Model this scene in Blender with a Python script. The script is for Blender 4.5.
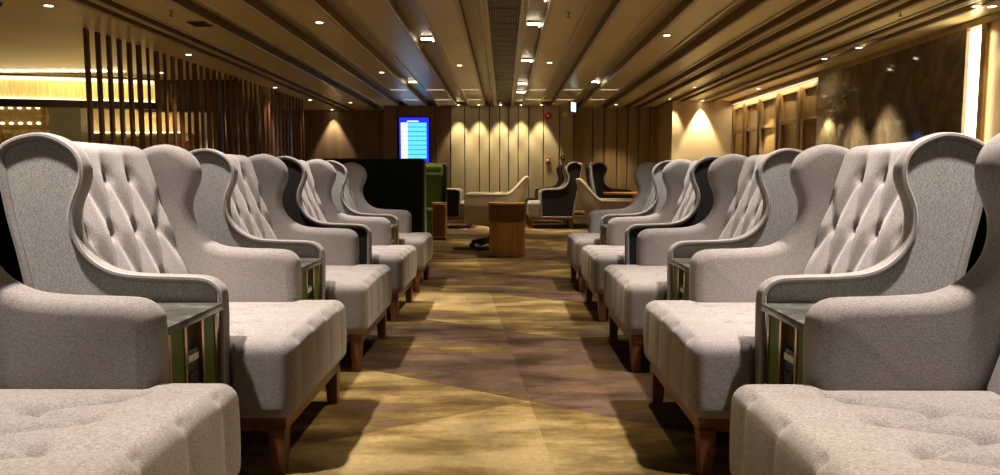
import bpy, bmesh, math, random
from mathutils import Vector, Matrix
random.seed(7)
for o in list(bpy.data.objects): bpy.data.objects.remove(o)
SC = bpy.context.scene
COL = SC.collection
PI = math.pi
# ------------------------------------------------------------------ camera
F = 700.0
cam_d = bpy.data.cameras.new('camera'); cam = bpy.data.objects.new('camera', cam_d); COL.objects.link(cam)
cam_d.sensor_fit = 'HORIZONTAL'; cam_d.sensor_width = 36.0; cam_d.lens = F * 36.0 / 1000.0
cam_d.clip_start = 0.05
cam.location = (0, 0, 1.0)
cam.rotation_euler = (PI/2 - math.atan(60.5/F), 0, math.atan(4.0/F))
SC.camera = cam
# ------------------------------------------------------------------ view / world
SC.view_settings.view_transform = 'Standard'
SC.view_settings.look = 'None'
SC.view_settings.gamma = 1.0
SC.view_settings.use_curve_mapping = False
SC.view_settings.exposure = 1.55
w = bpy.data.worlds.new('world'); SC.world = w; w.use_nodes = True
w.node_tree.nodes['Background'].inputs[0].default_value = (1.0, 0.88, 0.74, 1)
w.node_tree.nodes['Background'].inputs[1].default_value = 0.055
H = 3.13          # ceiling height
# ------------------------------------------------------------------ light table: (x, y, z, target_x, target_y, watts, cone_deg, blend, kind)
WARM = (1.0, 0.82, 0.55); NEUT = (1.0, 0.89, 0.79)
LIGHTS = []
def L(x, y, P, cone=60, blend=.6, tx=None, ty=None, col=WARM, z=H, lab=None, grp=None, bar=False):
    LIGHTS.append((x, y, z, x if tx is None else tx, y if ty is None else ty, P, cone, blend, col, lab, grp, bar))
# over the two rows of armchairs (above the frame)
for yy, P in ((1.85, 165), (3.05, 120), (4.3, 85), (5.55, 130)):
    L(-1.62, yy, P*1.38, 60, .7, tx=-1.45, ty=yy+.15, col=NEUT)
    L(1.54, yy, P*1.38, 60, .7, tx=1.37, ty=yy+.15, col=NEUT)
for (x, y) in ((-4.25, 3.5), (-4.25, 6.0), (-4.3, 7.9), (4.3, 3.5), (4.3, 6.0), (4.3, 7.9), (-5.6, 6.8), (5.6, 6.5)): L(x, y, 300, 54, .6)  # fill downlights added out of frame, bouncing off the floor to the ceiling
for yy in (1.2, 3.4, 5.6, 7.4):
    L(0.43, yy, 110, 44, .8, tx=0, z=H+.10)
# seen in the frame
for (x, y, P, lab) in (
    (5.9, 8.98, 60, 'ceiling downlight at upper right, nearest the bright vertical light strip'),
    (5.85, 11.8, 260, 'ceiling downlight in front of the middle of the dark marble wall'),
    (5.78, 12.9, 260, 'ceiling downlight just beyond the middle of the dark marble wall'),
    (5.67, 15.45, 90, 'ceiling downlight beside the framed oak wall panels on the right'),
    (2.45, 10.77, 90, 'lone ceiling downlight in a flat panel right of the middle recess lights'),
    (4.55, 16.9, 60, 'ceiling downlight near the scallop-lit pier, nearer of a pair'),
    (4.54, 19.4, 60, 'ceiling downlight nearest the scallop-lit pier, farther of a pair'),
    (-2.55, 9.87, 90, 'lone ceiling downlight in a flat panel left of the air grille'),
    (-2.5, 14.5, 80, 'small ceiling downlight above and left of the information screen'),
    (-5.67, 8.9, 90, 'large bright ceiling downlight at upper left before the slat screen'),
    (-5.5, 12.4, 70, 'ceiling downlight along the slat screen, second from the left'),
    (-5.46, 16.9, 60, 'ceiling downlight along the slat screen, third from the left'),
    (-5.37, 19.6, 60, 'ceiling downlight at the far end of the slat screen')):
    L(x, y, P, 62, .6, lab=lab)
for yy, q in ((8.9, 'nearest the camera'), (10.4, 'second from the camera'), (13.6, 'third from the camera'), (16.9, 'fourth from the camera'), (18.6, 'farthest from the camera')):
    L(.43, yy, 75, 60, .6, z=H+.10, bar=True, lab='downlight with L-shaped glow bars in the ceiling recess beside the grille, %s' % q)
L(-1.24, 11.5, 60, 60, .6, z=H+.10, bar=True, lab='downlight with L-shaped glow bars in a ceiling recess left of the grille, nearer one')
L(-2.13, 16.6, 60, 60, .6, z=H+.10, bar=True, lab='downlight with L-shaped glow bars in a ceiling recess in front of the information screen')
L(2.13, 16.6, 60, 60, .6, z=H+.10, bar=True, lab='downlight with L-shaped glow bars in a ceiling recess right of the hanging exit sign')
L(-.85, 13.6, 160, 60, .6, lab='ceiling downlight over the dark-sided armchair at the back left')
L(.85, 13.3, 160, 60, .6, lab='ceiling downlight over the dark-sided armchairs at the back right')
# fill lamps added in the room beyond the slat screen, kept out of sight
for (x, y) in ((-8.0, 10.5), (-10.5, 10.5), (-10.9, 15.6), (-9.2, 17.6), (-7.2, 17.5), (-7.0, 14.5)): L(x, y, 150, 84, .7)
# wall washers
for xx, q in ((-1.35, 'first'), (-.75, 'second'), (-.1, 'third'), (.5, 'fourth'), (1.1, 'fifth')):
    L(xx, 20.98, 85, 62, .5, col=WARM, lab='small wall-washing downlight at the far wall, %s of five from the left' % q)
L(-4.4, 20.3, 90, 70, .6)  # general fill added in front of the brown wall
L(-5.45, 22.42, 90, 62, .5, lab='wall-washing downlight over the brown wall past the slat screen')
L(4.80, 19.86, 60, 52, .5, lab='wall-washing downlight at the left edge of the pale pier')
L(5.54, 19.85, 210, 62, .5, lab='wall-washing downlight over the middle of the pale pier')
L(6.15, 17.2, 120, 55, .4, lab='ceiling downlight close to the oak wall panels, beyond the marble wall')
L(3.3, 20.9, 60, 80, .6)
L(6.1, 9.0, 20, 70, .5, tx=6.4, ty=9.3)  # added to brighten the oak panel beside the vertical light strip
LAMPS_DONE = False

# ------------------------------------------------------------------ helpers
def link(o, parent=None):
    COL.objects.link(o)
    if parent is not None: o.parent = parent
    return o
def mesh_obj(name, verts, faces, mat, parent=None, smooth=False, loc=None):
    me = bpy.data.meshes.new(name); me.from_pydata([tuple(v) for v in verts], [], faces); me.update()
    if smooth: me.polygons.foreach_set('use_smooth', [True]*len(me.polygons))
    me.materials.append(mat)
    o = bpy.data.objects.new(name, me)
    if loc: o.location = loc
    return link(o, parent)
def bm_obj(name, bm, mat, parent=None, smooth=False, loc=None, angle=None):
    bmesh.ops.recalc_face_normals(bm, faces=bm.faces[:])
    me = bpy.data.meshes.new(name); bm.to_mesh(me); bm.free()
    if smooth: me.polygons.foreach_set('use_smooth', [True]*len(me.polygons))
    if smooth and angle: me.set_sharp_from_angle(angle=math.radians(angle))
    me.materials.append(mat)
    o = bpy.data.objects.new(name, me)
    if loc: o.location = loc
    return link(o, parent)
def add_box(bm, x0, x1, y0, y1, z0, z1, bev=0, seg=2):
    vs = [bm.verts.new((x, y, z)) for x in (x0, x1) for y in (y0, y1) for z in (z0, z1)]
    idx = [(0,1,3,2),(4,6,7,5),(0,4,5,1),(2,3,7,6),(0,2,6,4),(1,5,7,3)]
    fs = [bm.faces.new([vs[i] for i in f]) for f in idx]
    if bev:
        es = list({e for f in fs for e in f.edges})
        bmesh.ops.bevel(bm, geom=es, offset=bev, segments=seg, profile=.5, affect='EDGES')
def box(name, x0, x1, y0, y1, z0, z1, mat, parent=None, bev=0, seg=2):
    bm = bmesh.new(); add_box(bm, x0, x1, y0, y1, z0, z1, bev, seg)
    return bm_obj(name, bm, mat, parent, smooth=bev > 0, angle=35)
def lathe(name, prof, mat, parent=None, n=40, c=(0,0,0), smooth=True, angle=35):
    bm = bmesh.new(); rings = []
    for r, z in prof:
        if r < 1e-6: rings.append([bm.verts.new((c[0], c[1], c[2]+z))])
        else: rings.append([bm.verts.new((c[0]+r*math.cos(2*PI*i/n), c[1]+r*math.sin(2*PI*i/n), c[2]+z)) for i in range(n)])
    for a, b in zip(rings, rings[1:]):
        for i in range(n):
            j = (i+1) % n
            if len(a) == 1 and len(b) == 1: continue
            if len(a) == 1: bm.faces.new((a[0], b[i], b[j]))
            elif len(b) == 1: bm.faces.new((a[i], b[0], a[j]))
            else: bm.faces.new((a[i], b[i], b[j], a[j]))
    return bm_obj(name, bm, mat, parent, smooth=smooth, angle=angle)
def tube(name, pts, r, mat, parent=None, n=8, closed=False):
    pts = [Vector(p) for p in pts]; m = len(pts); vs = []; fs = []
    prev = None
    for i, p in enumerate(pts):
        if closed: t = pts[(i+1) % m] - pts[i-1]
        else: t = pts[min(i+1, m-1)] - pts[max(i-1, 0)]
        t.normalize()
        up = prev if prev is not None else (Vector((0,1,0)) if abs(t.y) < .9 else Vector((1,0,0)))
        a = (up - t*up.dot(t)).normalized(); b = t.cross(a); prev = a
        rr = r[i] if isinstance(r, (list, tuple)) else r
        for k in range(n):
            an = 2*PI*k/n; vs.append(p + (a*math.cos(an) + b*math.sin(an))*rr)
    for i in range(m if closed else m-1):
        j = (i+1) % m
        for k in range(n):
            l = (k+1) % n; fs.append((i*n+k, i*n+l, j*n+l, j*n+k))
    if not closed:
        fs.append(tuple(range(n-1, -1, -1))); fs.append(tuple((m-1)*n+k for k in range(n)))
    return mesh_obj(name, vs, fs, mat, parent, smooth=True)
def thing(name, label, cat, loc=(0,0,0), rz=0, group=None):
    o = bpy.data.objects.new(name, None); o.empty_display_size = .1; COL.objects.link(o)
    o.location = loc; o.rotation_euler = (0, 0, rz)
    o['label'] = label; o['category'] = cat
    if group: o['group'] = group
    return o
def tag(o, label, cat, group=None, kind=None):
    o['label'] = label; o['category'] = cat
    if group: o['group'] = group
    if kind: o['kind'] = kind
    return o
def struct(o):
    o['kind'] = 'structure'; return o
def copy_tree(o, parent=None):
    c = o.copy(); COL.objects.link(c)
    if parent is not None: c.parent = parent
    for ch in list(o.children): copy_tree(ch, c)
    return c

# ------------------------------------------------------------------ materials
def new_mat(name):
    m = bpy.data.materials.new(name); m.use_nodes = True
    nt = m.node_tree; b = nt.nodes['Principled BSDF']
    return m, nt, b
def N(nt, t, **kw):
    n = nt.nodes.new(t)
    for k, v in kw.items(): setattr(n, k, v)
    return n
def plain(name, col, rough=.6, metal=0, spec=.5, noise=.06, nscale=8, bump=0):
    m, nt, b = new_mat(name)
    b.inputs['Roughness'].default_value = rough; b.inputs['Metallic'].default_value = metal
    b.inputs['Specular IOR Level'].default_value = spec
    tc = N(nt, 'ShaderNodeTexCoord'); nz = N(nt, 'ShaderNodeTexNoise'); nz.inputs['Scale'].default_value = nscale
    nz.inputs['Detail'].default_value = 4
    nt.links.new(tc.outputs['Object'], nz.inputs['Vector'])
    cr = N(nt, 'ShaderNodeValToRGB')
    cr.color_ramp.elements[0].position = .3; cr.color_ramp.elements[1].position = .7
    cr.color_ramp.elements[0].color = [c*(1-noise) for c in col] + [1]
    cr.color_ramp.elements[1].color = [min(1, c*(1+noise)) for c in col] + [1]
    nt.links.new(nz.outputs['Fac'], cr.inputs['Fac']); nt.links.new(cr.outputs['Color'], b.inputs['Base Color'])
    if bump:
        bp = N(nt, 'ShaderNodeBump'); bp.inputs['Strength'].default_value = bump; bp.inputs['Distance'].default_value = .01
        nt.links.new(nz.outputs['Fac'], bp.inputs['Height']); nt.links.new(bp.outputs['Normal'], b.inputs['Normal'])
    return m
def fabric(name, col, contrast=.38, scale=1.0):
    m, nt, b = new_mat(name)
    b.inputs['Roughness'].default_value = .92; b.inputs['Specular IOR Level'].default_value = .15
    b.inputs['Sheen Weight'].default_value = .25; b.inputs['Sheen Roughness'].default_value = .5
    tc = N(nt, 'ShaderNodeTexCoord')
    nz = []
    for sc in ((140, 140, 620), (620, 620, 140)):
        mp = N(nt, 'ShaderNodeMapping'); mp.inputs['Scale'].default_value = [s*scale for s in sc]
        nt.links.new(tc.outputs['Object'], mp.inputs['Vector'])
        n = N(nt, 'ShaderNodeTexNoise'); n.inputs['Scale'].default_value = 1.0; n.inputs['Detail'].default_value = 1.5
        nt.links.new(mp.outputs['Vector'], n.inputs['Vector']); nz.append(n)
    mx = N(nt, 'ShaderNodeMath', operation='ADD')
    nt.links.new(nz[0].outputs['Fac'], mx.inputs[0]); nt.links.new(nz[1].outputs['Fac'], mx.inputs[1])
    hf = N(nt, 'ShaderNodeMath', operation='MULTIPLY'); hf.inputs[1].default_value = .5
    nt.links.new(mx.outputs[0], hf.inputs[0])
    cr = N(nt, 'ShaderNodeValToRGB')
    cr.color_ramp.elements[0].position = .36; cr.color_ramp.elements[1].position = .64
    cr.color_ramp.elements[0].color = [c*(1-contrast) for c in col] + [1]
    cr.color_ramp.elements[1].color = [c*(1+contrast) for c in col] + [1]
    nt.links.new(hf.outputs[0], cr.inputs['Fac']); nt.links.new(cr.outputs['Color'], b.inputs['Base Color'])
    bp = N(nt, 'ShaderNodeBump'); bp.inputs['Strength'].default_value = .35; bp.inputs['Distance'].default_value = .002
    nt.links.new(hf.outputs[0], bp.inputs['Height']); nt.links.new(bp.outputs['Normal'], b.inputs['Normal'])
    return m
def wood(name, c0, c1, rough=.4, axis='Z', scale=1.0):
    m, nt, b = new_mat(name)
    b.inputs['Roughness'].default_value = rough
    tc = N(nt, 'ShaderNodeTexCoord'); mp = N(nt, 'ShaderNodeMapping')
    s = {'Z': (30, 30, 2), 'X': (2, 30, 30), 'Y': (30, 2, 30)}[axis]
    mp.inputs['Scale'].default_value = [q*scale for q in s]
    nt.links.new(tc.outputs['Object'], mp.inputs['Vector'])
    n = N(nt, 'ShaderNodeTexNoise'); n.inputs['Scale'].default_value = 1; n.inputs['Detail'].default_value = 5; n.inputs['Distortion'].default_value = .6
    nt.links.new(mp.outputs['Vector'], n.inputs['Vector'])
    cr = N(nt, 'ShaderNodeValToRGB'); cr.color_ramp.elements[0].position = .3; cr.color_ramp.elements[1].position = .72
    cr.color_ramp.elements[0].color = list(c0)+[1]; cr.color_ramp.elements[1].color = list(c1)+[1]
    nt.links.new(n.outputs['Fac'], cr.inputs['Fac']); nt.links.new(cr.outputs['Color'], b.inputs['Base Color'])
    return m
def emit(name, col, s):
    m, nt, b = new_mat(name)
    b.inputs['Base Color'].default_value = (*col, 1)
    b.inputs['Emission Color'].default_value = (*col, 1); b.inputs['Emission Strength'].default_value = s
    return m
def marble(name, cols, scale, rough, aniso=(1,1,1)):
    m, nt, b = new_mat(name)
    b.inputs['Roughness'].default_value = rough
    tc = N(nt, 'ShaderNodeTexCoord'); mp = N(nt, 'ShaderNodeMapping'); mp.inputs['Scale'].default_value = aniso
    nt.links.new(tc.outputs['Object'], mp.inputs['Vector'])
    n = N(nt, 'ShaderNodeTexNoise'); n.inputs['Scale'].default_value = scale; n.inputs['Detail'].default_value = 9
    n.inputs['Roughness'].default_value = .72; n.inputs['Distortion'].default_value = 1.2
    nt.links.new(mp.outputs['Vector'], n.inputs['Vector'])
    cr = N(nt, 'ShaderNodeValToRGB'); e = cr.color_ramp.elements
    e[0].position = .32; e[0].color = (*cols[0], 1); e[1].position = .75; e[1].color = (*cols[2], 1)
    q = e.new(.52); q.color = (*cols[1], 1)
    nt.links.new(n.outputs['Fac'], cr.inputs['Fac']); nt.links.new(cr.outputs['Color'], b.inputs['Base Color'])
    return m

M = {}
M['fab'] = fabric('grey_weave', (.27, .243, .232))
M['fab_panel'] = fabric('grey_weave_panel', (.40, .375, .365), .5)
M['fab_dark'] = fabric('dark_panel_weave', (.022, .019, .019), .2)  # outer panels and back shell much darker than the seat cloth
M['pipe'] = fabric('piping_cloth', (.40, .365, .34), .1)
M['button'] = fabric('button_cloth', (.22, .20, .19), .1)
M['leg'] = wood('walnut', (.10, .035, .014), (.24, .095, .035), .35)
M['rail'] = wood('walnut_rail', (.12, .045, .016), (.28, .115, .042), .35, 'Y')
M['under'] = plain('underside_cloth', (.012, .011, .010), .95)
M['green_lam'] = wood('green_lacquer', (.07, .125, .006), (.12, .19, .012), .6)
M['brass'] = plain('brass', (.55, .36, .15), .3, 1)
M['dark_wood'] = wood('dark_wood', (.022, .014, .010), (.05, .03, .02), .45)
M['black_gloss'] = plain('black_plastic', (.015, .016, .02), .18)
M['white'] = plain('white_plastic', (.8, .8, .78), .4)
M['grey_marble'] = marble('table_marble', ((.03, .032, .028), (.11, .11, .095), (.32, .31, .28)), 9, .28)
M['wall_marble'] = marble('wall_marble', ((.05, .038, .025), (.13, .10, .066), (.30, .24, .16)), 1.6, .10, (1, 1, .6))
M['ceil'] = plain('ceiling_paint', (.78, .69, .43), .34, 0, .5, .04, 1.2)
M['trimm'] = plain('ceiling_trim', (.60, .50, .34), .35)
M['recess'] = plain('recess_brown', (.20, .145, .07), .45)  # recess side walls, darker than the ceiling and the recess soffit
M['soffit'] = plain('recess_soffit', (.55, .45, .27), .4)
M['grille'] = plain('grille_metal', (.10, .085, .085), .45, .3)
M['grille_bar'] = plain('grille_bar', (.30, .26, .24), .35, .5)
M['slat'] = wood('bronze_slat', (.09, .034, .014), (.19, .08, .03), .28)
M['panel'] = wood('oak_panel', (.38, .32, .18), (.48, .41, .25), .5, 'Z', .12)
M['panel_gold'] = wood('gold_oak', (.30, .20, .085), (.44, .31, .15), .45, 'Z', .2)
M['panel_brown'] = wood('brown_panel', (.17, .105, .06), (.25, .16, .095), .5, 'Z', .2)
M['seam'] = plain('seam', (.03, .022, .015), .8)
M['wallr'] = wood('right_wall_oak', (.42, .28, .11), (.58, .40, .17), .4, 'Z', .15)
M['frame_oak'] = wood('frame_oak', (.24, .14, .05), (.36, .22, .08), .4, 'Z', .3)
M['wheat'] = plain('scallop_wall', (.62, .50, .29), .6, 0, .3, .03, 2)
M['cream'] = plain('cream_leather', (.74, .64, .49), .45, 0, .4, .03, 20)
M['green_uph'] = fabric('green_velvet', (.14, .20, .05), .15)
M['green_dark'] = fabric('dark_green_back', (.010, .012, .005), .2)
M['drum_top'] = wood('drum_dark', (.13, .045, .018), (.24, .085, .03), .3)
M['drum'] = wood('drum_oak', (.44, .23, .075), (.62, .35, .12), .35, 'Z', 1.0)
M['black'] = plain('black_base', (.012, .011, .011), .35)
M['led'] = emit('warm_led', (1.0, .80, .45), 3.5)
M['led_soft'] = emit('soft_led', (1.0, .80, .45), 1.1)
M['slot'] = emit('slot_glow', (1.0, .84, .6), .35)
M['lens'] = emit('lamp_lens', (1.0, .88, .66), 5)
M['tv_blue'] = emit('screen_blue', (.01, .012, .55), .9)
M['tv_cyan'] = emit('screen_cyan', (.12, .70, .80), .42)
M['tv_white'] = emit('screen_white', (.65, .92, 1.0), .5)
M['tv_pink'] = emit('screen_pale', (.80, .70, 1.0), .45)
M['red'] = plain('red_plastic', (.55, .03, .03), .4)
M['exit_g'] = emit('exit_face', (.75, 1.0, .85), .7)
M['exit_green'] = emit('exit_green', (.0, .35, .12), .8)
M['greycol'] = plain('grey_column', (.26, .28, .27), .6)
M['gold_pad'] = plain('gold_padding', (.42, .30, .12), .4, .2)

# carpet
def carpet():
    m, nt, b = new_mat('patterned_carpet'); lk = nt.links.new
    b.inputs['Roughness'].default_value = .9; b.inputs['Specular IOR Level'].default_value = .15
    tc = N(nt, 'ShaderNodeTexCoord'); sp = N(nt, 'ShaderNodeSeparateXYZ'); lk(tc.outputs['Object'], sp.inputs[0])
    def mth(op, a, c=None, d=None):
        n = N(nt, 'ShaderNodeMath', operation=op)
        for i, v in enumerate((a, c, d)):
            if v is None: continue
            if isinstance(v, (int, float)): n.inputs[i].default_value = v
            else: lk(v, n.inputs[i])
        return n.outputs[0]
    # slight wobble of the pattern edges
    X, Y = sp.outputs[0], sp.outputs[1]
    t1 = mth('FLOOR', mth('DIVIDE', mth('SUBTRACT', mth('MULTIPLY_ADD', X, .63, Y), 3.13), 1.39))
    t2 = mth('FLOOR', mth('DIVIDE', mth('SUBTRACT', mth('MULTIPLY_ADD', X, -.63, Y), 3.00), 1.39))
    t3 = mth('FLOOR', mth('DIVIDE', mth('SUBTRACT', mth('MULTIPLY_ADD', Y, .08, X), .36), 1.103))
    cell = mth('ADD', mth('ADD', mth('MULTIPLY', mth('FLOORED_MODULO', t1, 2.0), .38), mth('MULTIPLY', mth('FLOORED_MODULO', t3, 2.0), .14)), mth('MULTIPLY_ADD', mth('FLOORED_MODULO', t2, 3.0), .09, .24))
    mp = N(nt, 'ShaderNodeMapping'); mp.inputs['Scale'].default_value = (1.0, 3.0, 1); lk(tc.outputs['Object'], mp.inputs[0])
    nz = N(nt, 'ShaderNodeTexNoise'); nz.inputs['Scale'].default_value = 1.3; nz.inputs['Detail'].default_value = 5; nz.inputs['Roughness'].default_value = .6
    lk(mp.outputs[0], nz.inputs['Vector'])
    f = mth('MULTIPLY_ADD', mth('SUBTRACT', nz.outputs['Fac'], .52), 2.3, cell)
    cr = N(nt, 'ShaderNodeValToRGB'); e = cr.color_ramp.elements
    cols = [(0, (.035, .019, .008)), (.2, (.068, .040, .026)), (.36, (.098, .060, .043)), (.52, (.085, .053, .018)), (.72, (.155, .103, .034)), (1, (.30, .22, .095))]
    e[0].position = 0; e[0].color = (*cols[0][1], 1); e[1].position = 1; e[1].color = (*cols[-1][1], 1)
    for p, c in cols[1:-1]:
        q = e.new(p); q.color = (*c, 1)
    lk(f, cr.inputs['Fac'])
    n2 = N(nt, 'ShaderNodeTexNoise'); n2.inputs['Scale'].default_value = 45; n2.inputs['Detail'].default_value = 3; lk(tc.outputs['Object'], n2.inputs['Vector'])
    n3 = N(nt, 'ShaderNodeTexNoise'); n3.inputs['Scale'].default_value = 3.2; n3.inputs['Detail'].default_value = 6; lk(tc.outputs['Object'], n3.inputs['Vector'])
    n4 = N(nt, 'ShaderNodeTexNoise'); n4.inputs['Scale'].default_value = .9; n4.inputs['Detail'].default_value = 2; lk(tc.outputs['Object'], n4.inputs['Vector'])
    v = mth('MULTIPLY', mth('MULTIPLY', mth('MULTIPLY_ADD', n2.outputs['Fac'], .6, .7), mth('MULTIPLY_ADD', n3.outputs['Fac'], 1.6, .2)), mth('MULTIPLY_ADD', n4.outputs['Fac'], 1.6, .2))
    mx = N(nt, 'ShaderNodeMix', data_type='RGBA', blend_type='MULTIPLY'); mx.inputs[0].default_value = 1
    cc = N(nt, 'ShaderNodeCombineColor'); lk(v, cc.inputs[0]); lk(v, cc.inputs[1]); lk(v, cc.inputs[2])
    lk(cr.outputs[0], mx.inputs[6]); lk(cc.outputs[0], mx.inputs[7]); lk(mx.outputs[2], b.inputs['Base Color'])
    bp = N(nt, 'ShaderNodeBump'); bp.inputs['Strength'].default_value = .3; bp.inputs['Distance'].default_value = .004
    lk(n2.outputs['Fac'], bp.inputs['Height']); lk(bp.outputs[0], b.inputs['Normal'])
    return m
CARPET_SEED = 3.0
M['carpet'] = carpet()

# ================================================================== SETTING
XL, XR, YB, YF = -13.0, 6.5, -4.0, 21.3
struct(box('floor', XL, XR+.3, YB, 24.2, -.1, 0, M['carpet']))
# ceiling: one profile with long recesses, run down the room
def ceiling():
    rec = [(.31, .55, .12), (1.08, 1.40, .12), (1.97, 2.29, .12), (2.85, 3.15, .12), (3.62, 3.82, .09), (4.0, 4.2, .09), (4.6, 4.76, .08), (4.88, 5.04, .08), (5.42, 5.58, .08), (5.72, 5.92, .08)]
    recL = [(.31, .55, .12), (1.08, 1.40, .12), (1.97, 2.29, .12), (2.85, 3.15, .12), (3.72, 4.02, .12), (4.72, 4.90, .08), (5.0, 5.18, .08)]
    segs = sorted([(a, b, d) for a, b, d in rec] + [(-b, -a, d) for a, b, d in recL] + [(-.2, .2, .10)])
    prof = [(XL, H)]
    for a, b, d in segs:
        lip = .022
        prof += [(a-.055, H), (a-.052, H-lip), (a-.012, H-lip), (a, H-.006), (a+.003, H+d), (b-.003, H+d), (b, H-.006), (b+.012, H-lip), (b+.052, H-lip), (b+.055, H)]
    prof.append((XR+.3, H))
    top = H + .3
    vs = []; fs = []
    n = len(prof)
    for y in (YB, 24.2):
        for x, z in prof: vs.append((x, y, z))
        for x, z in prof: vs.append((x, y, top))
    for i in range(n-1):
        fs.append((i, i+1, 2*n+i+1, 2*n+i))
        fs.append((n+i, 3*n+i, 3*n+i+1, n+i+1))
        fs.append((i, n+i, n+i+1, i+1)); fs.append((2*n+i, 2*n+i+1, 3*n+i+1, 3*n+i))
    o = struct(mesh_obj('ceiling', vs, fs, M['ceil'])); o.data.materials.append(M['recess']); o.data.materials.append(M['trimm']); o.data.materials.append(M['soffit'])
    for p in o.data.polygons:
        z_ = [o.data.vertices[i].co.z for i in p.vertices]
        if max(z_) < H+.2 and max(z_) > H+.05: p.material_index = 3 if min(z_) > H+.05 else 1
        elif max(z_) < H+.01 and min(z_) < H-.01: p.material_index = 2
    return o
ceiling()
g = thing('ceiling_grille', 'long dark louvred air grille running along the middle of the ceiling', 'air grille', (0, 8, H+.02))
bm = bmesh.new(); add_box(bm, -.197, .197, -4, 13.2, .03, .05); bm_obj('backing', bm, M['grille'], g)
bm = bmesh.new()
for k in range(12):
    x = -.18 + k*.36/11; add_box(bm, x-.004, x+.004, -4, 13.2, 0, .028)
for k in range(40): add_box(bm, -.19, .19, -4+k*.44, -3.99+k*.44, .012, .03)
bm_obj('louvre', bm, M['grille_bar'], g)

# far wall: oak panels with dark seams
def px_x(px, d): return (px-504)*d/700
def wall_panels(name, xs, y, z1, mat, gap=.028, thick=.05):
    bm = bmesh.new()
    for a, b in zip(xs, xs[1:]): add_box(bm, a+gap/2, b-gap/2, y-thick, y, 0, z1, .006, 1)
    o = bm_obj(name, bm, mat); struct(o)
struct(box('wall_back', XL, XR+.3, 22.6, 22.8, 0, H, M['panel_brown']))
struct(box('wall_middle', -3.62, 2.12, 21.3, 22.6, 0, H, M['seam']))
wall_panels('trim_1', [px_x(p, 21.3) for p in (451, 465, 479.5, 489.5, 499.7, 508.5, 518, 528.4, 543, 559, 573)], 21.3, H, M['panel'])
wall_panels('trim_2', [px_x(p, 21.3) for p in (385, 399, 436, 451)], 21.3, H, M['panel_brown'])
struct(box('wall_recessed', 2.12, 4.75, 21.9, 22.6, 0, H, M['seam']))
wall_panels('trim_3', [px_x(p, 21.9) for p in (572, 591.5, 603, 615.7, 626, 637, 648, 657)], 21.9, H, M['panel_gold'])
struct(box('wall_pier', 4.75, 6.5, 20.0, 22.6, 0, H, M['wheat']))
struct(box('wall_right', XR, XR+.3, YB, 22.6, 0, H, M['wallr']))
# framed oak panels on the right wall
bm = bmesh.new()
for (a, b) in ((14.62, 15.3), (15.6, 16.5), (16.85, 17.75), (18.05, 18.85), (19.15, 19.9)):
    add_box(bm, 6.43, 6.5, a-.09, a+.03, 0, H-.16, .004, 1)
    add_box(bm, 6.43, 6.5, b-.03, b+.09, 0, H-.16, .004, 1)
    add_box(bm, 6.44, 6.5, a, b, 2.2, 2.28, .004, 1)
    add_box(bm, 6.44, 6.5, a, b, H-.26, H-.16, .004, 1)
    add_box(bm, 6.44, 6.5, a, b, 0, .12, .004, 1)
struct(bm_obj('trim_4', bm, M['frame_oak']))
struct(box('trim_5', 6.38, 6.5, YB, 20, H-.10, H, M['panel_gold'], bev=.01))
struct(box('wall_marble', 6.38, 6.5, 9.9, 14.48, 0, H-.1, M['wall_marble'], bev=.004))
# vertical LED slots at both ends of the marble, and lit oak panel near the frame edge
def strip(x0, x1, y0, y1, z0, z1, label, mat='led', name='light_strip'):
    o = box(name, x0, x1, y0, y1, z0, z1, M[mat]); tag(o, label, 'light'); return o
strip(6.42, 6.46, 9.58, 9.88, 0.05, H-.12, 'bright vertical light strip at the near end of the dark marble wall')
strip(6.42, 6.45, 14.50, 14.54, 0.05, H-.14, 'thin golden light strip at the far end of the dark marble wall', 'led_soft')
strip(6.40, 6.44, 14.6, 19.9, H-.118, H-.106, 'thin golden light line along the top of the oak wall panels', 'slot')
bm = bmesh.new(); add_box(bm, 6.36, 6.5, 9.47, 9.57, 0, H-.1, .005, 1); add_box(bm, 6.36, 6.5, 8.9, 8.98, 0, H-.1, .005, 1)
struct(bm_obj('trim_6', bm, M['frame_oak']))
struct(box('trim_9', 6.40, 6.5, 8.98, 9.47, 0, H-.1, M['panel_gold'], bev=.004))

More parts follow.
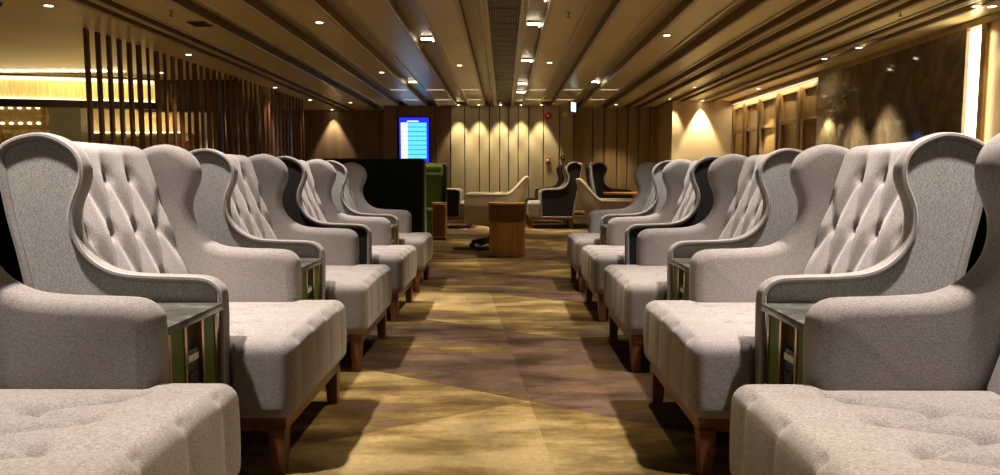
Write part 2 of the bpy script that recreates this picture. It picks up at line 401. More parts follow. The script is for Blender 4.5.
# left side, beyond the slat screen
struct(box('wall_left', XL-.2, XL, YB, 22.6, 0, H, M['panel_brown']))
struct(box('trim_7', -8.1, -5.9, 15.6, 15.9, 2.44, H, M['dark_wood'], bev=.01))
bh = thing('bulkhead', 'curved glowing gold bulkhead below the ceiling beyond the slat screen', 'bulkhead', (-9.3, 14, 0))
def arc_strip(name, off, z0, z1, mat, th=.04):
    vs = []; fs = []; n = 40
    for i in range(n+1):
        t = i/n; x = -3.5 + t*5.35; y = .0 + 1.0*(t**2) + off
        vs += [(x, y, z0), (x, y, z1), (x, y+th, z1), (x, y+th, z0)]
    for i in range(n):
        a = 4*i; b = a+4
        for k in range(4): fs.append((a+k, a+(k+1)%4, b+(k+1)%4, b+k))
    fs += [(3,2,1,0), (4*n, 4*n+1, 4*n+2, 4*n+3)]
    return mesh_obj(name, vs, fs, mat, bh)
def gold_glow():
    m, nt, b = new_mat('gold_cloth'); b.inputs['Roughness'].default_value = .5
    tc = N(nt, 'ShaderNodeTexCoord'); mp = N(nt, 'ShaderNodeMapping'); mp.inputs['Scale'].default_value = (25, 25, 2)
    nt.links.new(tc.outputs['Object'], mp.inputs[0]); n = N(nt, 'ShaderNodeTexNoise'); n.inputs['Scale'].default_value = 1
    nt.links.new(mp.outputs[0], n.inputs[0]); cr = N(nt, 'ShaderNodeValToRGB')
    cr.color_ramp.elements[0].color = (.42, .27, .04, 1); cr.color_ramp.elements[1].color = (.85, .65, .22, 1)
    nt.links.new(n.outputs[0], cr.inputs[0]); nt.links.new(cr.outputs[0], b.inputs['Base Color'])
    nt.links.new(cr.outputs[0], b.inputs['Emission Color']); b.inputs['Emission Strength'].default_value = .42
    return m
M['gold_cloth'] = gold_glow()
arc_strip('lit_cloth', .10, 2.58, 3.06, M['gold_cloth'])
arc_strip('top_light', .04, 2.97, 3.03, M['led_soft'], .02)
arc_strip('low_light', .06, 2.585, 2.615, M['led_soft'], .02)
arc_strip('upper_rim', -.02, 3.04, 3.075, M['dark_wood'], .2)
arc_strip('lower_rim', -.02, 2.43, 2.575, M['dark_wood'], .25)
# padded gold wall with little lamps
pw = thing('padded_wall', 'gold padded wall with two rows of small lamps, far left', 'wall panel', (-11.82, 17.2, 0))
def padded():
    vs = []; fs = []; nx, nz = 72, 48
    for j in range(nz+1):
        for i in range(nx+1):
            x = -.9 + 1.75*i/nx; z = 1.2 + 1.6*j/nz
            a = abs(math.sin(PI*x/.22)); c = abs(math.sin(PI*(z-.35)/.36))
            vs.append((x, -.09*(a*c)**.5, z))
    for j in range(nz):
        for i in range(nx): a = j*(nx+1)+i; fs.append((a, a+1, a+nx+2, a+nx+1))
    return mesh_obj('padding', vs, fs, M['gold_pad'], pw, smooth=True)
padded(); box('backing', -1.0, .88, .02, .25, 0, 2.9, M['dark_wood'], pw)
for zz in (2.27, 2.64):
    for k in range(7):
        lathe('lamp', [(0, 0), (.03, 0), (.05, .03), (.02, .06), (0, .06)], M['led_soft'], pw, 10, (-.78+k*.22, -.13, zz))
struct(box('wall_column', -10.9, -10.15, 16.9, 17.3, 0, H, M['greycol']))
struct(box('wall_far_left', -11.6, -7.6, 18.3, 18.5, 0, H, M['wheat']))
struct(box('trim_8', -11.1, -8.0, 17.6, 18.3, 1.9, 2.10, M['panel_gold'], bev=.01))
strip(-10.9, -8.3, 18.0, 18.08, 2.10, 2.14, 'hidden light strip on a ledge glowing up a pale wall beyond the slats', 'led')

# slat screen: each slat hangs on its own
proto = None
n_sl = 37
for k in range(n_sl):
    t = k/(n_sl-1); y = 10.28 + (19.6-10.28)*t
    x = -6.03 + .45*t + .05*math.sin(PI*t)
    if proto is None:
        bm = bmesh.new(); add_box(bm, -.022, .022, -.045, .045, -(H-.02), .0, .006, 1)
        s = bm_obj('screen_slat', bm, M['slat']); proto = s
    else:
        s = proto.copy(); COL.objects.link(s)
    s.location = (x, y, H); s.rotation_euler = (0, 0, (-.5 + 1.3*random.random()) if k > 3 else 0)
    if k == 0: tag(s, 'first dark bronze ceiling-height slat of the screen, nearest the camera', 'slat', 'bronze screen slats')
    elif k < 4: tag(s, 'dark bronze ceiling-height slat, %s from the left end of the screen' % ('second', 'third', 'fourth')[k-1], 'slat', 'bronze screen slats')
    else: tag(s, 'dark bronze vertical slat in the dense ceiling-height screen on the left', 'slat', 'bronze screen slats')


# ================================================================== LAMPS
dl = None; bl = None
for i, (x, y, z, tx, ty, P, cone, blend, col, lab, grp, bar) in enumerate(LIGHTS):
    t = thing('recess_downlight' if bar else 'downlight', lab or 'round recessed ceiling downlight from the set mostly added to light the scene', 'ceiling light', (x, y, z), 0, 'ceiling recess downlights' if bar else ('ceiling downlights' if lab else 'hidden ceiling downlights'))
    src = bl if bar else dl
    if src is None:
        if bar:
            box('housing', -.10, .10, -.05, .18, -.004, .02, M['recess'], t)
            box('cross_glow', -.095, .07, -.02, .012, -.03, -.004, M['lens'], t)  # downlight's glow on the recess sides, modelled as emissive bars
            box('hook_glow', .078, .098, -.02, .15, -.03, -.004, M['led'], t)
            bl = t
        else:
            lathe('trim_ring', [(.05, -.002), (.052, -.010), (.072, -.008), (.075, 0)], M['trimm'], t, 24)
            lathe('lens', [(0, -.004), (.05, -.004), (.05, -.001)], M['lens'], t, 20)
            dl = t
    else:
        for ch in src.children:
            if ch.type == 'MESH':
                c = ch.copy(); COL.objects.link(c); c.parent = t
    ld = bpy.data.lights.new('beam', 'SPOT'); ld.energy = P; ld.color = col; ld.spot_size = math.radians(cone); ld.spot_blend = blend; ld.shadow_soft_size = .05
    lo = bpy.data.objects.new('beam', ld); COL.objects.link(lo); lo.parent = t
    lo.location = (0, 0, -.045)
    lo.rotation_euler = Vector((tx-x, ty-y, -(z-.5))).to_track_quat('-Z', 'Y').to_euler()
# cove light along the top of the oak wall and on top of the glowing bulkhead, both washing the ceiling
def cove(name, loc, size, P, aim, col=WARM):
    ld = bpy.data.lights.new(name, 'AREA'); ld.shape = 'RECTANGLE'; ld.size, ld.size_y = size; ld.energy = P; ld.color = col
    lo = bpy.data.objects.new(name, ld); COL.objects.link(lo); lo.location = loc
    lo.rotation_euler = Vector(aim).to_track_quat('-Z', 'Y').to_euler(); return lo
cv = cove('oak_wall_cove', (6.395, 17.3, H-.125), (.02, 5.0), 11, (.12, 0, -1)); cv.rotation_euler = (0, -.2, 0)
cv = cove('oak_slot_cove', (6.36, 9.42, 1.6), (.03, 2.6), 1.5, (1, -.6, 0))
cv = cove('bulkhead_cove', (-10.2, 14.35, 3.095), (5.0, .06), 12, (0, -.2, 1)); cv.rotation_euler = (PI, 0, 0)
# glowing strips standing in for shine on ceiling panel seams near the far wall
k = 0
for yy, nm in ((17.4, 'nearer'), (19.6, 'farther')):
    for (a, b) in ((-2.79, -2.35), (-1.91, -1.46), (-1.02, -.62), (.62, 1.02), (1.46, 1.91), (2.35, 2.79)):
        o = box('seam_shine', a, b, yy-.012, yy+.012, H-.006, H+.002, M['slot'])
        k += 1; tag(o, 'thin glowing strip standing in for shine on a ceiling seam, %s row, %s from the left' % (nm, ('first', 'second', 'third', 'fourth', 'fifth', 'last')[(k-1) % 6]), 'ceiling light', 'ceiling seam shine strips, %s row' % nm)

# sprinklers, vent, speaker on the ceiling
def ceil_pt(px, py, z=H):
    d = (z-1)*700/(177-py); return ((px-504)*d/700, d)
for (px, py, lab) in ((890, 16, 'small dark sprinkler head on the ceiling at upper right'), (178, 15, 'small dark sprinkler head on the ceiling at upper left'), (567, 17, 'small dark sprinkler head beside the middle light recess'), (718, 75, 'tiny sprinkler head on the ceiling towards the oak wall')):
    x, y = ceil_pt(px, py)
    t = thing('sprinkler_head', lab, 'sprinkler', (x, y, H))
    lathe('escutcheon', [(0, -.004), (.03, -.004), (.035, 0)], M['frame_oak'], t, 16)
    lathe('nozzle', [(0, -.07), (.028, -.068), (.028, -.062), (.008, -.055), (.008, 0)], M['frame_oak'], t, 12)
x, y = ceil_pt(206, 27)
t = thing('ceiling_vent', 'dark square ceiling vent at upper left', 'vent', (x, y, H))
bm = bmesh.new(); add_box(bm, -.13, .13, -.13, .13, -.02, 0, .004, 1); bm_obj('frame', bm, M['grille'], t)
bm = bmesh.new()
for q in range(5): add_box(bm, -.11, .11, -.10+q*.045, -.085+q*.045, -.028, -.018)
bm_obj('louvre', bm, M['black'], t)
x, y = ceil_pt(6, 5)
t = thing('ceiling_camera', 'dark round fitting on the ceiling at the top left corner', 'ceiling fitting', (x, y, H))
lathe('base', [(0, -.02), (.10, -.02), (.12, 0)], M['trimm'], t, 24)
lathe('dome', [(0, -.09), (.04, -.08), (.065, -.05), (.07, -.02)], M['black'], t, 24)

# flight board on the far wall
t = thing('information_screen', 'tall blue lit information screen on the far wall', 'screen', (-2.70, 21.25, 0))
box('bezel', -.47, .47, -.09, -.0, 1.22, 2.80, M['black_gloss'], t, .01)
box('display', -.44, .44, -.10, -.085, 1.26, 2.77, M['tv_blue'], t)
bm = bmesh.new()
zz = [2.60 - .135*k for k in range(8)]
for z0 in zz: add_box(bm, -.17, .38, -.108, -.099, z0-.10, z0+.018)
bm_obj('row_text', bm, M['tv_cyan'], t)
bm = bmesh.new()
for z0 in zz: add_box(bm, -.39, -.18, -.108, -.099, z0-.105, z0+.022)
add_box(bm, -.20, .14, -.108, -.099, 2.64, 2.68)
bm_obj('time_column', bm, M['tv_white'], t)
bm = bmesh.new(); add_box(bm, -.34, .32, -.108, -.099, 1.30, 1.50); bm_obj('footer', bm, M['tv_pink'], t)
# red bell, call point, exit sign
t = thing('alarm_bell', 'round red alarm bell high on the far wall', 'alarm', (px_x(547.5, 21.2), 21.25, 2.83))
b_ = lathe('bell', [(0, .06), (.05, .058), (.10, .04), (.12, 0)], M['red'], t, 28); b_.rotation_euler = (PI/2, 0, 0)
b_ = lathe('hub', [(0, .075), (.03, .07), (.035, .05)], M['white'], t, 16); b_.rotation_euler = (PI/2, 0, 0)
t = thing('call_point', 'small red wall call point below the alarm bell', 'alarm', (px_x(547.5, 21.2), 21.25, 1.50))
box('housing', -.07, .07, -.05, 0, -.08, .08, M['red'], t, .01); box('glass_pane', -.04, .04, -.056, -.048, -.04, .04, M['white'], t, .002)
t = thing('wall_switch', 'small dark switch plate on the far wall right of the call point', 'switch', (px_x(562.5, 21.2), 21.25, 1.58))
box('plate', -.06, .06, -.02, 0, -.07, .07, M['black'], t, .006); box('rocker', -.025, .025, -.03, -.018, -.04, .04, M['grille_bar'], t, .004)
t = thing('smoke_detector', 'small pale round detector beside the hanging exit sign', 'detector', (px_x(564.5, 21.2), 21.25, 2.88))
b_ = lathe('body', [(0, .05), (.05, .045), (.07, .02), (.07, 0)], M['white'], t, 20); b_.rotation_euler = (PI/2, 0, 0)
b_ = lathe('sensor', [(0, .06), (.02, .058), (.02, .045)], M['black'], t, 12); b_.rotation_euler = (PI/2, 0, 0)
t = thing('exit_sign', 'small lit exit sign hanging from the ceiling before the far wall', 'sign', (px_x(571.5, 18), 18, 0), math.radians(62))
box('housing', -.16, .16, -.025, .025, 2.64, 2.90, M['black'], t, .004)
box('lit_face', -.15, .15, -.032, -.024, 2.655, 2.885, M['exit_g'], t)
for xx in (-.1, .1):
    r_ = box('hanger', xx-.004, xx+.004, -.004, .004, 2.90, H, M['black'], t)

# ================================================================== ARMCHAIR
def catmull(P, per):
    out = []
    for i in range(len(P)-1):
        p0 = P[max(i-1, 0)]; p1 = P[i]; p2 = P[i+1]; p3 = P[min(i+2, len(P)-1)]
        for k in range(per):
            t = k/per
            out.append(tuple(.5*((2*p1[j]) + (-p0[j]+p2[j])*t + (2*p0[j]-5*p1[j]+4*p2[j]-p3[j])*t*t + (-p0[j]+3*p1[j]-3*p2[j]+p3[j])*t**3) for j in (0, 1)))
    out.append(P[-1]); return out
WING = [(.215,.19),(.210,.40),(.207,.60),(.222,.65),(.26,.675),(.32,.681),(.45,.685),(.54,.694),(.60,.718),(.643,.755),(.67,.80),(.68,.85),(.678,.89),(.665,.93),(.647,.97),(.638,1.01),(.642,1.045),(.662,1.085),(.70,1.116),(.745,1.135),(.79,1.14),(.85,1.127),(.90,1.100),(.918,1.06),(.912,1.0),(.895,.88),(.865,.74),(.83,.55),(.79,.35),(.77,.19)]
def resample(P, n):
    L_ = [0]
    for a, b in zip(P, P[1:]): L_.append(L_[-1] + math.dist(a, b))
    out = []; j = 0
    for i in range(n):
        s = L_[-1]*i/(n-1)
        while j < len(P)-2 and L_[j+1] < s: j += 1
        f = (s-L_[j])/max(1e-9, L_[j+1]-L_[j]); out.append((P[j][0]+(P[j+1][0]-P[j][0])*f, P[j][1]+(P[j+1][1]-P[j][1])*f))
    return out
OUT = resample(catmull(WING, 8), 150)
# close along the bottom
for k in range(1, 14): OUT.append((.77-(.77-.215)*k/14, .19))
def inset(P, o):
    n = len(P); res = []
    for i in range(n):
        a = P[i-1]; b = P[(i+1) % n]; tx, tz = b[0]-a[0], b[1]-a[1]; l = math.hypot(tx, tz) or 1
        nx, nz = tz/l, -tx/l      # inward for clockwise outline (front -> up -> back -> down)
        res.append((P[i][0]+nx*o, P[i][1]+nz*o))
    return res
UX = lambda u: u-.45
def side_mesh(sgn):
    """upholstered arm and wing; sgn=-1 is the local -y side"""
    loops = [(.024,.012),(.020,.008),(.016,.002),(.010,-.002),(.004,.001),(.001,.007),(.0,.016),(-.002,.032),(.0,.050),(.007,.068),(.020,.080),(.040,.085)]
    vs = []; fs = []; n = len(OUT)
    def Y(d): return sgn*(.44-d)
    for o, d in loops:
        for u, z in inset(OUT, o): vs.append((UX(u), Y(d), z))
    for l in range(len(loops)-1):
        for i in range(n):
            j = (i+1) % n; q = (l*n+i, l*n+j, (l+1)*n+j, (l+1)*n+i)
            fs.append(q if sgn < 0 else q[::-1])
    last = (len(loops)-1)*n
    f = tuple(last+i for i in range(n)); fs.append(f if sgn < 0 else f[::-1])
    f = tuple(range(n-1, -1, -1)); fs.append(f if sgn < 0 else f[::-1])
    return vs, fs
def spaced(h, r, n, nr=5):
    inner = h-r
    a = [-h + r*(1-math.cos(PI/2*k/nr)) if False else -h + r*k/nr for k in range(nr)]
    m = [-inner + 2*inner*k/n for k in range(n+1)]
    return a + m + [-q for q in reversed(a)]
def rbox(hx, hy, hz, r, nx, ny, nz, fn=None):
    xs, ys, zs = spaced(hx, r, nx), spaced(hy, r, ny), spaced(hz, r, nz)
    vid = {}; vs = []; fs = []
    def V(x, y, z):
        k = (round(x, 5), round(y, 5), round(z, 5))
        if k in vid: return vid[k]
        p = Vector((x, y, z)); c = Vector((max(-hx+r, min(hx-r, x)), max(-hy+r, min(hy-r, y)), max(-hz+r, min(hz-r, z))))
        nrm = (p-c); nrm.normalize(); q = c + nrm*r
        if fn: q = fn(q, nrm)
        vid[k] = len(vs); vs.append(q); return vid[k]
    def grid(A, B, f, flip):
        for i in range(len(A)-1):
            for j in range(len(B)-1):
                q = (f(A[i], B[j]), f(A[i+1], B[j]), f(A[i+1], B[j+1]), f(A[i], B[j+1]))
                fs.append(q[::-1] if flip else q)
    for s in (-1, 1):
        grid(xs, ys, lambda a, b: V(a, b, s*hz), s < 0)
        grid(ys, zs, lambda a, b: V(s*hx, a, b), s < 0)
        grid(zs, xs, lambda a, b: V(b, s*hy, a), s < 0)
    return vs, fs
def segd(p, a, b):
    vx, vy = b[0]-a[0], b[1]-a[1]; t = ((p[0]-a[0])*vx + (p[1]-a[1])*vy)/(vx*vx+vy*vy); t = max(0, min(1, t))
    return math.hypot(p[0]-a[0]-vx*t, p[1]-a[1]-vy*t), t
def sstep(a, b, x):
    t = max(0, min(1, (x-a)/(b-a))); return t*t*(3-2*t)
# --- seat
SB1 = [(.23, w_) for w_ in (-.29, -.097, .097, .29)]; SB2 = [(.41, w_) for w_ in (-.193, 0, .193)]
SEGS = [(a, b) for a in SB1 for b in SB2 if abs(a[1]-b[1]) < .12]
SEGS += [(b, (.6, b[1]+s*.097)) for b in SB2 for s in (-1, 1)]
def top_field(u, w_):
    f = 0
    for b in SB1+SB2:
        r = math.hypot(u-b[0], w_-b[1]); f -= .026*math.exp(-(r/.026)**2)
    d = min(segd((u, w_), a, b)[0] for a, b in SEGS)
    f -= .011*math.exp(-(d/.010)**2) + .016*math.exp(-(d/.04)**2)
    if u < .23:
        dd = min(abs(w_-b[1]) for b in SB1)
        k_ = sstep(0, .23, .23-u)*.5+.5
        f -= (.0045*math.exp(-(dd/.008)**2) + .006*math.exp(-(dd/.03)**2))*(1 if u < .2 else .7)*k_
    return f
def seat_fn(q, n):
    u = q.x+.37; w_ = q.y; z = q.z+.325
    top = max(0, n.z)
    crown = .012*(1-(w_/.41)**2)*top
    f = top_field(u, w_)*sstep(.2, .9, n.z)
    if n.x < -.1:
        dd = min(abs(w_-b[1]) for b in SB1)
        fade = sstep(.19, .30, z)
        f -= (.0055*math.exp(-(dd/.007)**2) + .006*math.exp(-(dd/.03)**2))*fade*sstep(.1, .7, -n.x)
    q = q + n*f; q.z += crown
    if n.x < 0 : q.x -= .006*(1-((z-.325)/.135)**2)*max(0, -n.x)
    k_ = 1-(1-.352/.41)*sstep(.197, .211, u)
    return Vector((UX(u + (q.x-(u-.37))), q.y*k_, q.z+.325))
# --- backrest
BR = [(1.0, (-.165, 0, .165)), (.795, (-.2475, -.0825, .0825, .2475)), (.59, (-.165, 0, .165))]
BB = [(w_, z) for z, ws in BR for w_ in ws]
BS = []
for (za, wa), (zb, wb) in zip(BR, BR[1:]):
    for a in wa:
        for b in wb:
            if abs(a-b) < .1: BS.append(((a, za), (b, zb)))
BS += [((w_, 1.0), (w_, 1.3)) for w_ in BR[0][1]] + [((w_, .59), (w_, .40)) for w_ in BR[2][1]]
BS += [((s*.2475, .795), (s*.33, .90)) for s in (-1, 1)] + [((s*.2475, .795), (s*.33, .69)) for s in (-1, 1)]
def back_field(w_, z):
    f = 0
    for b in BB: f -= .024*math.exp(-(math.hypot(w_-b[0], z-b[1])/.026)**2)
    d = min(segd((w_, z), a, b)[0] for a, b in BS)
    d2 = 1-.6*sstep(1.02, 1.12, z)
    return f - (.004*math.exp(-(d/.010)**2) + .017*math.exp(-(d/.042)**2))*d2
ufront = lambda z: .672+.31*(z-.6)
def back_fn(q, n):
    w_ = q.y; z = q.z+.775
    k_ = sstep(.1, .8, -n.x); f = back_field(w_, z)*k_
    u = ufront(z) + (q.x+.05) - n.x*0
    if n.x > 0: pass
    return Vector((UX(u + n.x*f), q.y+n.y*f*0, z + n.z*f*.5))
def dome(r, h): return [(0, h), (r*.5, h*.87), (r*.87, h*.5), (r, 0), (r*.9, -h*.4)]
def make_chair(label, group, dark=False):
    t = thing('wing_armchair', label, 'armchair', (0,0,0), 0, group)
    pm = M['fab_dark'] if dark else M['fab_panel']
    vs, fs = rbox(.37, .41, .135, .045, 56, 62, 10, seat_fn)
    s = mesh_obj('seat', vs, fs, M['fab'], t, smooth=True)
    for (u, w_) in SB1+SB2:
        if u > .3 and abs(w_) > .3: continue
        k_ = .352/.41 if u > .205 else 1
        zz = .46 + .012*(1-(w_/.41)**2) - .046
        lathe('button', dome(.013, .007), M['fab'], s, 12, (UX(u), w_*k_, zz))
    vs, fs = rbox(.05, .358, .355, .042, 4, 60, 56, back_fn)
    b = mesh_obj('backrest', vs, fs, M['fab'], t, smooth=True)
    for (w_, z) in BB:
        o = lathe('button', dome(.014, .008), M['button'], b, 12)
        o.location = (UX(ufront(z))+.040, w_, z); o.rotation_euler = (0, -PI/2+.3, 0)
    # outer back shell
    bm = bmesh.new(); vv = []
    for z, u in ((.19, .765), (.35, .785), (.55, .826), (.74, .861), (.88, .89), (1.0, .907), (1.06, .908), (1.09, .895)):
        vv.append([bm.verts.new((UX(u), s_*.36, z)) for s_ in (-1, 1)] + [bm.verts.new((UX(u-.06), s_*.36, z)) for s_ in (1, -1)])
    for a, c in zip(vv, vv[1:]):
        for k in range(4): bm.faces.new((a[k], a[(k+1)%4], c[(k+1)%4], c[k]))
    bm.faces.new(vv[0]); bm.faces.new(vv[-1])
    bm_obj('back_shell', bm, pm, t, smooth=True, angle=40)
    for sg in (-1, 1):
        vs, fs = side_mesh(sg)
        o = mesh_obj('arm_and_wing', vs, fs, M['fab'], t, smooth=True)
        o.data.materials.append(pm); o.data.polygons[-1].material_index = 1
        o.data.polygons[-1].use_smooth = False
        pts = [(UX(u), sg*(.44-.004), z) for u, z in inset(OUT, .004)[:150]]
        tube('piping', pts, .0045, M['pipe'], o, 6)
        pts = [(UX(u), sg*(.44-.012), z) for u, z in inset(OUT, .0225)[2:148]]
        tube('inner_piping', pts, .0032, M['button'], o, 5)
    bm = bmesh.new(); add_box(bm, UX(.03), UX(.76), -.385, .385, .148, .195, .004, 1); bm_obj('frame', bm, M['rail'], t)
    for u in (.03, .705):
        for sg in (-1, 1):
            bm = bmesh.new(); y0, y1 = sorted((sg*.395, sg*.335))
            top = [(UX(u), y0), (UX(u+.06), y0), (UX(u+.06), y1), (UX(u), y1)]
            cx, cy = UX(u+.03), (y0+y1)/2
            A = [bm.verts.new((x, y, .16)) for x, y in top]
            B = [bm.verts.new((cx+(x-cx)*.72 - (0 if u < .3 else -.01), cy+(y-cy)*.72+sg*.006, 0)) for x, y in top]
            bm.faces.new(A); bm.faces.new(B[::-1])
            for k in range(4): bm.faces.new((A[k], B[k], B[(k+1)%4], A[(k+1)%4]))
            bmesh.ops.bevel(bm, geom=bm.edges[:], offset=.003, segments=1, affect='EDGES')
            bm_obj('leg', bm, M['leg'], t)
    return t
CY = [1.417, 2.667, 3.917, 5.167, 6.417]
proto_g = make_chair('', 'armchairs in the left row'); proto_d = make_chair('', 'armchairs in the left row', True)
used = set()
def place(p, x, y, rz, label, group, sc=1.0):
    if p.name in used: c = copy_tree(p)
    else: c = p; used.add(p.name)
    c.location = (x, y, 0); c.rotation_euler = (0, 0, rz); c.scale = (sc,)*3
    c['label'] = label; c['group'] = group
    return c
lefts = ['grey tufted wing armchair in the left row, nearest the camera and cut by the frame',
         'grey tufted wing armchair in the left row, second from the camera',
         'grey tufted wing armchair in the left row, third from the camera',
         'dark-sided grey wing armchair in the left row, fourth from the camera',
         'grey wing armchair in the left row, farthest, just before the dark green booth']
rights = ['grey tufted wing armchair in the right row, nearest the camera and cut by the frame',
          'grey tufted wing armchair in the right row, second from the camera, before the marble wall',
          'grey tufted wing armchair in the right row, third from the camera',
          'dark-sided grey wing armchair in the right row, fourth from the camera',
          'grey wing armchair in the right row, farthest, beside the cream tub chair']
for i, y in enumerate(CY):
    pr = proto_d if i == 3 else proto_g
    place(pr, -1.15, y, PI, lefts[i], 'armchairs in the left row')
    place(pr, 1.07 - (.022 if i == 0 else 0), y, 0, rights[i], 'armchairs in the right row')
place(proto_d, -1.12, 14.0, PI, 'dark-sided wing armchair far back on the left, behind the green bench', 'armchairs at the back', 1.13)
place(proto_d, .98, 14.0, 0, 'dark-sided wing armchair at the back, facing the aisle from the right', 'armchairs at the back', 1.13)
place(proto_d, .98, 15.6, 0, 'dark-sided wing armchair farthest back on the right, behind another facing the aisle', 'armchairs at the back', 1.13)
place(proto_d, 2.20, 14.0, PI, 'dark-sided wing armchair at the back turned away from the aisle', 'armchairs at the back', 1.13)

# ================================================================== SIDE TABLES between armchairs
def make_table(label):
    t = thing('side_table', label, 'side table', (0,0,0), 0, 'marble side tables between the armchairs')
    box('body', UX(.24), UX(.82), -.168, .168, .0, .573, M['dark_wood'], t, .003, 1)
    box('marble_top', UX(.205), UX(.86), -.181, .181, .573, .597, M['grey_marble'], t, .003, 2)
    for y0, y1 in ((-.145, -.065), (.065, .145)): box('green_panel', UX(.222), UX(.241), y0, y1, .02, .570, M['green_lam'], t, .002, 1)
    for yc in (-.154, -.057, .057, .154): box('brass_strip', UX(.219), UX(.241), yc-.007, yc+.007, .01, .572, M['brass'], t)
    s = box('socket_panel', UX(.228), UX(.242), -.048, .048, .15, .49, M['black_gloss'], t, .003, 1)
    box('label_strip', UX(.224), UX(.229), -.034, .034, .455, .475, M['white'], s)
    for zz in (.40, .33): box('socket', UX(.224), UX(.229), -.03, .03, zz-.024, zz+.024, M['black'], s, .004, 1)
    return t
proto_t = make_table('')
ords = {0: 'between the two nearest armchairs', 1: 'between the second and third armchairs', 3: 'between the fourth and fifth armchairs'}
for i in (0, 1, 3):
    y = (CY[i]+CY[i+1])/2
    for x, rz, s_ in ((-1.15, PI, 'left'), (1.07, 0, 'right')):
        place(proto_t, x, y, rz, 'marble-topped side table %s, %s row' % (ords[i], s_), 'marble side tables between the armchairs')

for x0, sgn, q in ((-1.64, -1, 'left'), (1.56, 1, 'right')):
    t = thing('low_partition', 'low black partition standing behind the %s row of armchairs' % q, 'partition', (x0+sgn*.04, 3.9, 0))
    box('panel', -.025, .025, -3.1, 3.1, 0, .95, M['black'], t, .003, 1)
    box('cap_rail', -.035, .035, -3.12, 3.12, .95, .975, M['dark_wood'], t, .004, 1)
# ================================================================== DRUM TABLE, TUB CHAIRS, ROUND TABLE
t = thing('drum_table', 'round wooden drum table in the aisle, dark band above golden oak', 'side table', (.04, 8.88, 0))
lathe('lower_drum', [(0, 0), (.222, 0), (.228, .01), (.228, .438), (0, .438)], M['drum'], t, 64)
lathe('upper_drum', [(0, .44), (.234, .44), (.236, .445), (.236, .655), (0, .655)], M['drum_top'], t, 64)
lathe('table_top', [(0, .656), (.236, .656), (.238, .66), (.238, .672), (.232, .68), (0, .68)], M['drum'], t, 64)
def tub(label, x, y, rz, arm=.74, top=.99, L_=.80, grp=None):
    """faces local -x"""
    t = thing('tub_chair', label, 'chair', (x, y, 0), rz, 'cream tub chairs')
    n = 64; vs = []; fs = []; rows = 12
    def ring(a, v, inner):
        # a in [-1,1] around from one arm front, via the back, to the other; v 0..1 up
        s_ = abs(a)
        ang = a*PI*.5/.62 if s_ < .62 else math.copysign(PI/2, a)
        rx, ry = .36, .33
        if s_ < .62: X = .04 + rx*math.cos(ang); Y_ = ry*math.sin(ang)
        else: X = .04 - (s_-.62)/.38*.42; Y_ = math.copysign(ry, a)
        bk = 1-sstep(.12, .46, s_)
        ztop = arm + (top-arm)*bk
        z0 = .34 + .03*sstep(.6, 1, s_)
        z = z0 + (ztop-z0)*v
        lean = .07*bk*v*v + .03*v
        out = .04*v*(1-bk)
        th = .05 if inner else 0
        cxn, cyn = (math.cos(ang), math.sin(ang))
        taper = .80 + .20*min(1, v*1.8)
        return ((X*taper if X > 0 else X) + lean*max(0, cxn) - th*cxn, Y_*taper + out*math.copysign(1, a)*abs(cyn) - th*cyn, z)
    prof = [(k/rows, False) for k in range(rows+1)] + [(1-k/rows, True) for k in range(rows+1)]
    m = len(prof)
    for i in range(n+1):
        a = -1+2*i/n
        for j, (v, inn) in enumerate(prof):
            p = Vector(ring(a, v, inn))
            if j in (rows, rows+1): p.z -= .008
            vs.append(p)
    for i in range(n):
        for j in range(m-1): fs.append((i*m+j, (i+1)*m+j, (i+1)*m+j+1, i*m+j+1))
        fs.append((i*m+m-1, (i+1)*m+m-1, (i+1)*m, i*m))
    fs.append(tuple(range(m))); fs.append(tuple(n*m+j for j in range(m-1, -1, -1)))
    o = mesh_obj('shell', vs, fs, M['cream'], t, smooth=True); o.data.set_sharp_from_angle(angle=math.radians(60))
    rim = [ring(-1+2*i/n, 1, False) for i in range(n+1)]
    rim = [(p[0]*.96, p[1]*.95, p[2]-.006) for p in rim]
    tube('rim', rim, .022, M['cream'], t, 8)
    v2, f2 = rbox(.33, .27, .07, .05, 12, 12, 3); o = mesh_obj('seat', v2, f2, M['cream'], t, smooth=True); o.location = (-.06, 0, .44)
    lathe('underside', [(0, .33), (.22, .335), (.27, .37), (0, .40)], M['cream'], t, 32)
    lathe('column', [(0, .08), (.06, .09), (.06, .20), (.04, .21), (.04, .30), (.12, .32), (.12, .345), (0, .345)], M['black'], t, 16)
    for k in range(5):
        a = 2*PI*k/5 + .3
        leg = tube('base_arm', [(0, 0, .13), (.15*math.cos(a), .15*math.sin(a), .115), (.31*math.cos(a), .31*math.sin(a), .085)], [.045, .036, .026], M['black'], t, 8)
        c = lathe('castor', [(0, -.028), (.03, -.028), (.04, -.018), (.04, .018), (.03, .028), (0, .028)], M['black'], leg, 14)
        c.location = (.31*math.cos(a), .31*math.sin(a), .041); c.rotation_euler = (PI/2, 0, a+.6)
    return t
tub('cream tub chair on a black castor base, behind the wooden drum table', -.155, 9.75, 0, arm=.77, top=1.0)
tub('cream tub chair behind the farthest right armchair, facing the right wall', 1.43, 9.1, PI, arm=.70, top=.97)
t = thing('round_table', 'low round wooden table beyond the cream tub chair on the right', 'table', (2.05, 11.3, 0))
lathe('table_top', [(0, .72), (.44, .72), (.45, .735), (.45, .75), (.44, .755), (0, .755)], M['drum'], t, 48)
lathe('pedestal', [(.03, .03), (.03, .72)], M['black'], t, 16); lathe('foot', [(0, .0), (.24, .0), (.24, .015), (.03, .035), (0, .035)], M['black'], t, 32)

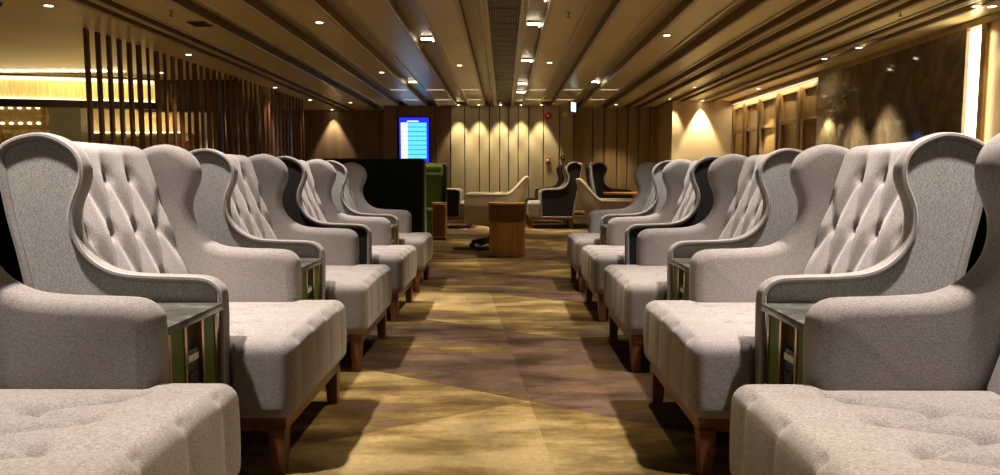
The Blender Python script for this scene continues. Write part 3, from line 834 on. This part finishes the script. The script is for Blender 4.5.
# ================================================================== GREEN BOOTH BENCHES
def bench(label, x, y, rz, wd, hgt, dk):
    """faces local -y, back at +y; origin centre base"""
    t = thing('booth_bench', label, 'bench', (x, y, 0), rz)
    bm = bmesh.new(); add_box(bm, -wd/2, wd/2, .22, .30, .06, hgt, .03, 3); bm_obj('outer_back', bm, dk, t, smooth=True, angle=40)
    v, f = rbox(wd/2-.06, .06, (hgt-.48)/2-.09, .04, 20, 4, 16, lambda q, n: q + n*(-.012*math.exp(-((((q.x/.18) % 1)-.5)/.12)**2) if n.y < -.5 else 0))
    o = mesh_obj('back_cushion', v, f, M['green_uph'], t, smooth=True); o.location = (0, .16, .48+(hgt-.48)/2-.10)
    v, f = rbox(wd/2-.07, .07, .065, .05, 16, 4, 4); o = mesh_obj('head_cushion', v, f, M['green_uph'], t, smooth=True); o.location = (0, .05, hgt-.09)
    v, f = rbox(wd/2-.06, .28, .09, .04, 16, 12, 4); o = mesh_obj('seat', v, f, M['green_uph'], t, smooth=True); o.location = (0, -.07, .40)
    box('base', -wd/2+.06, wd/2-.06, -.33, .22, .06, .31, M['green_uph'], t, .01)
    box('plinth', -wd/2+.08, wd/2-.08, -.28, .2, 0, .06, M['dark_wood'], t)
    for s_ in (-1, 1):
        x0, x1 = sorted((s_*wd/2, s_*(wd/2-.06)))
        bm = bmesh.new(); add_box(bm, x0, x1, .06, .29, .06, hgt-.01, .025, 3); bm_obj('side_wing', bm, M['green_uph'] if dk == M['green_dark'] else M['green_dark'], t, smooth=True, angle=40)
    return t
bench('dark green high-backed booth bench seen from behind, past the left row', -1.42, 7.85, PI, 1.12, 1.20, M['green_dark'])
bench('green tufted booth bench facing the camera behind the dark green one', -1.62, 11.7, 0, 1.3, 1.23, M['green_uph'])
t = thing('wooden_cabinet', 'small upright wooden cabinet standing beside the green bench', 'cabinet', (-1.03, 11.15, 0))
box('carcass', -.11, .11, -.06, .10, .03, .60, M['drum'], t, .004, 1); box('door', -.095, .095, -.072, -.058, .06, .57, M['drum_top'], t, .003, 1); box('plinth', -.10, .10, -.05, .09, 0, .03, M['dark_wood'], t)
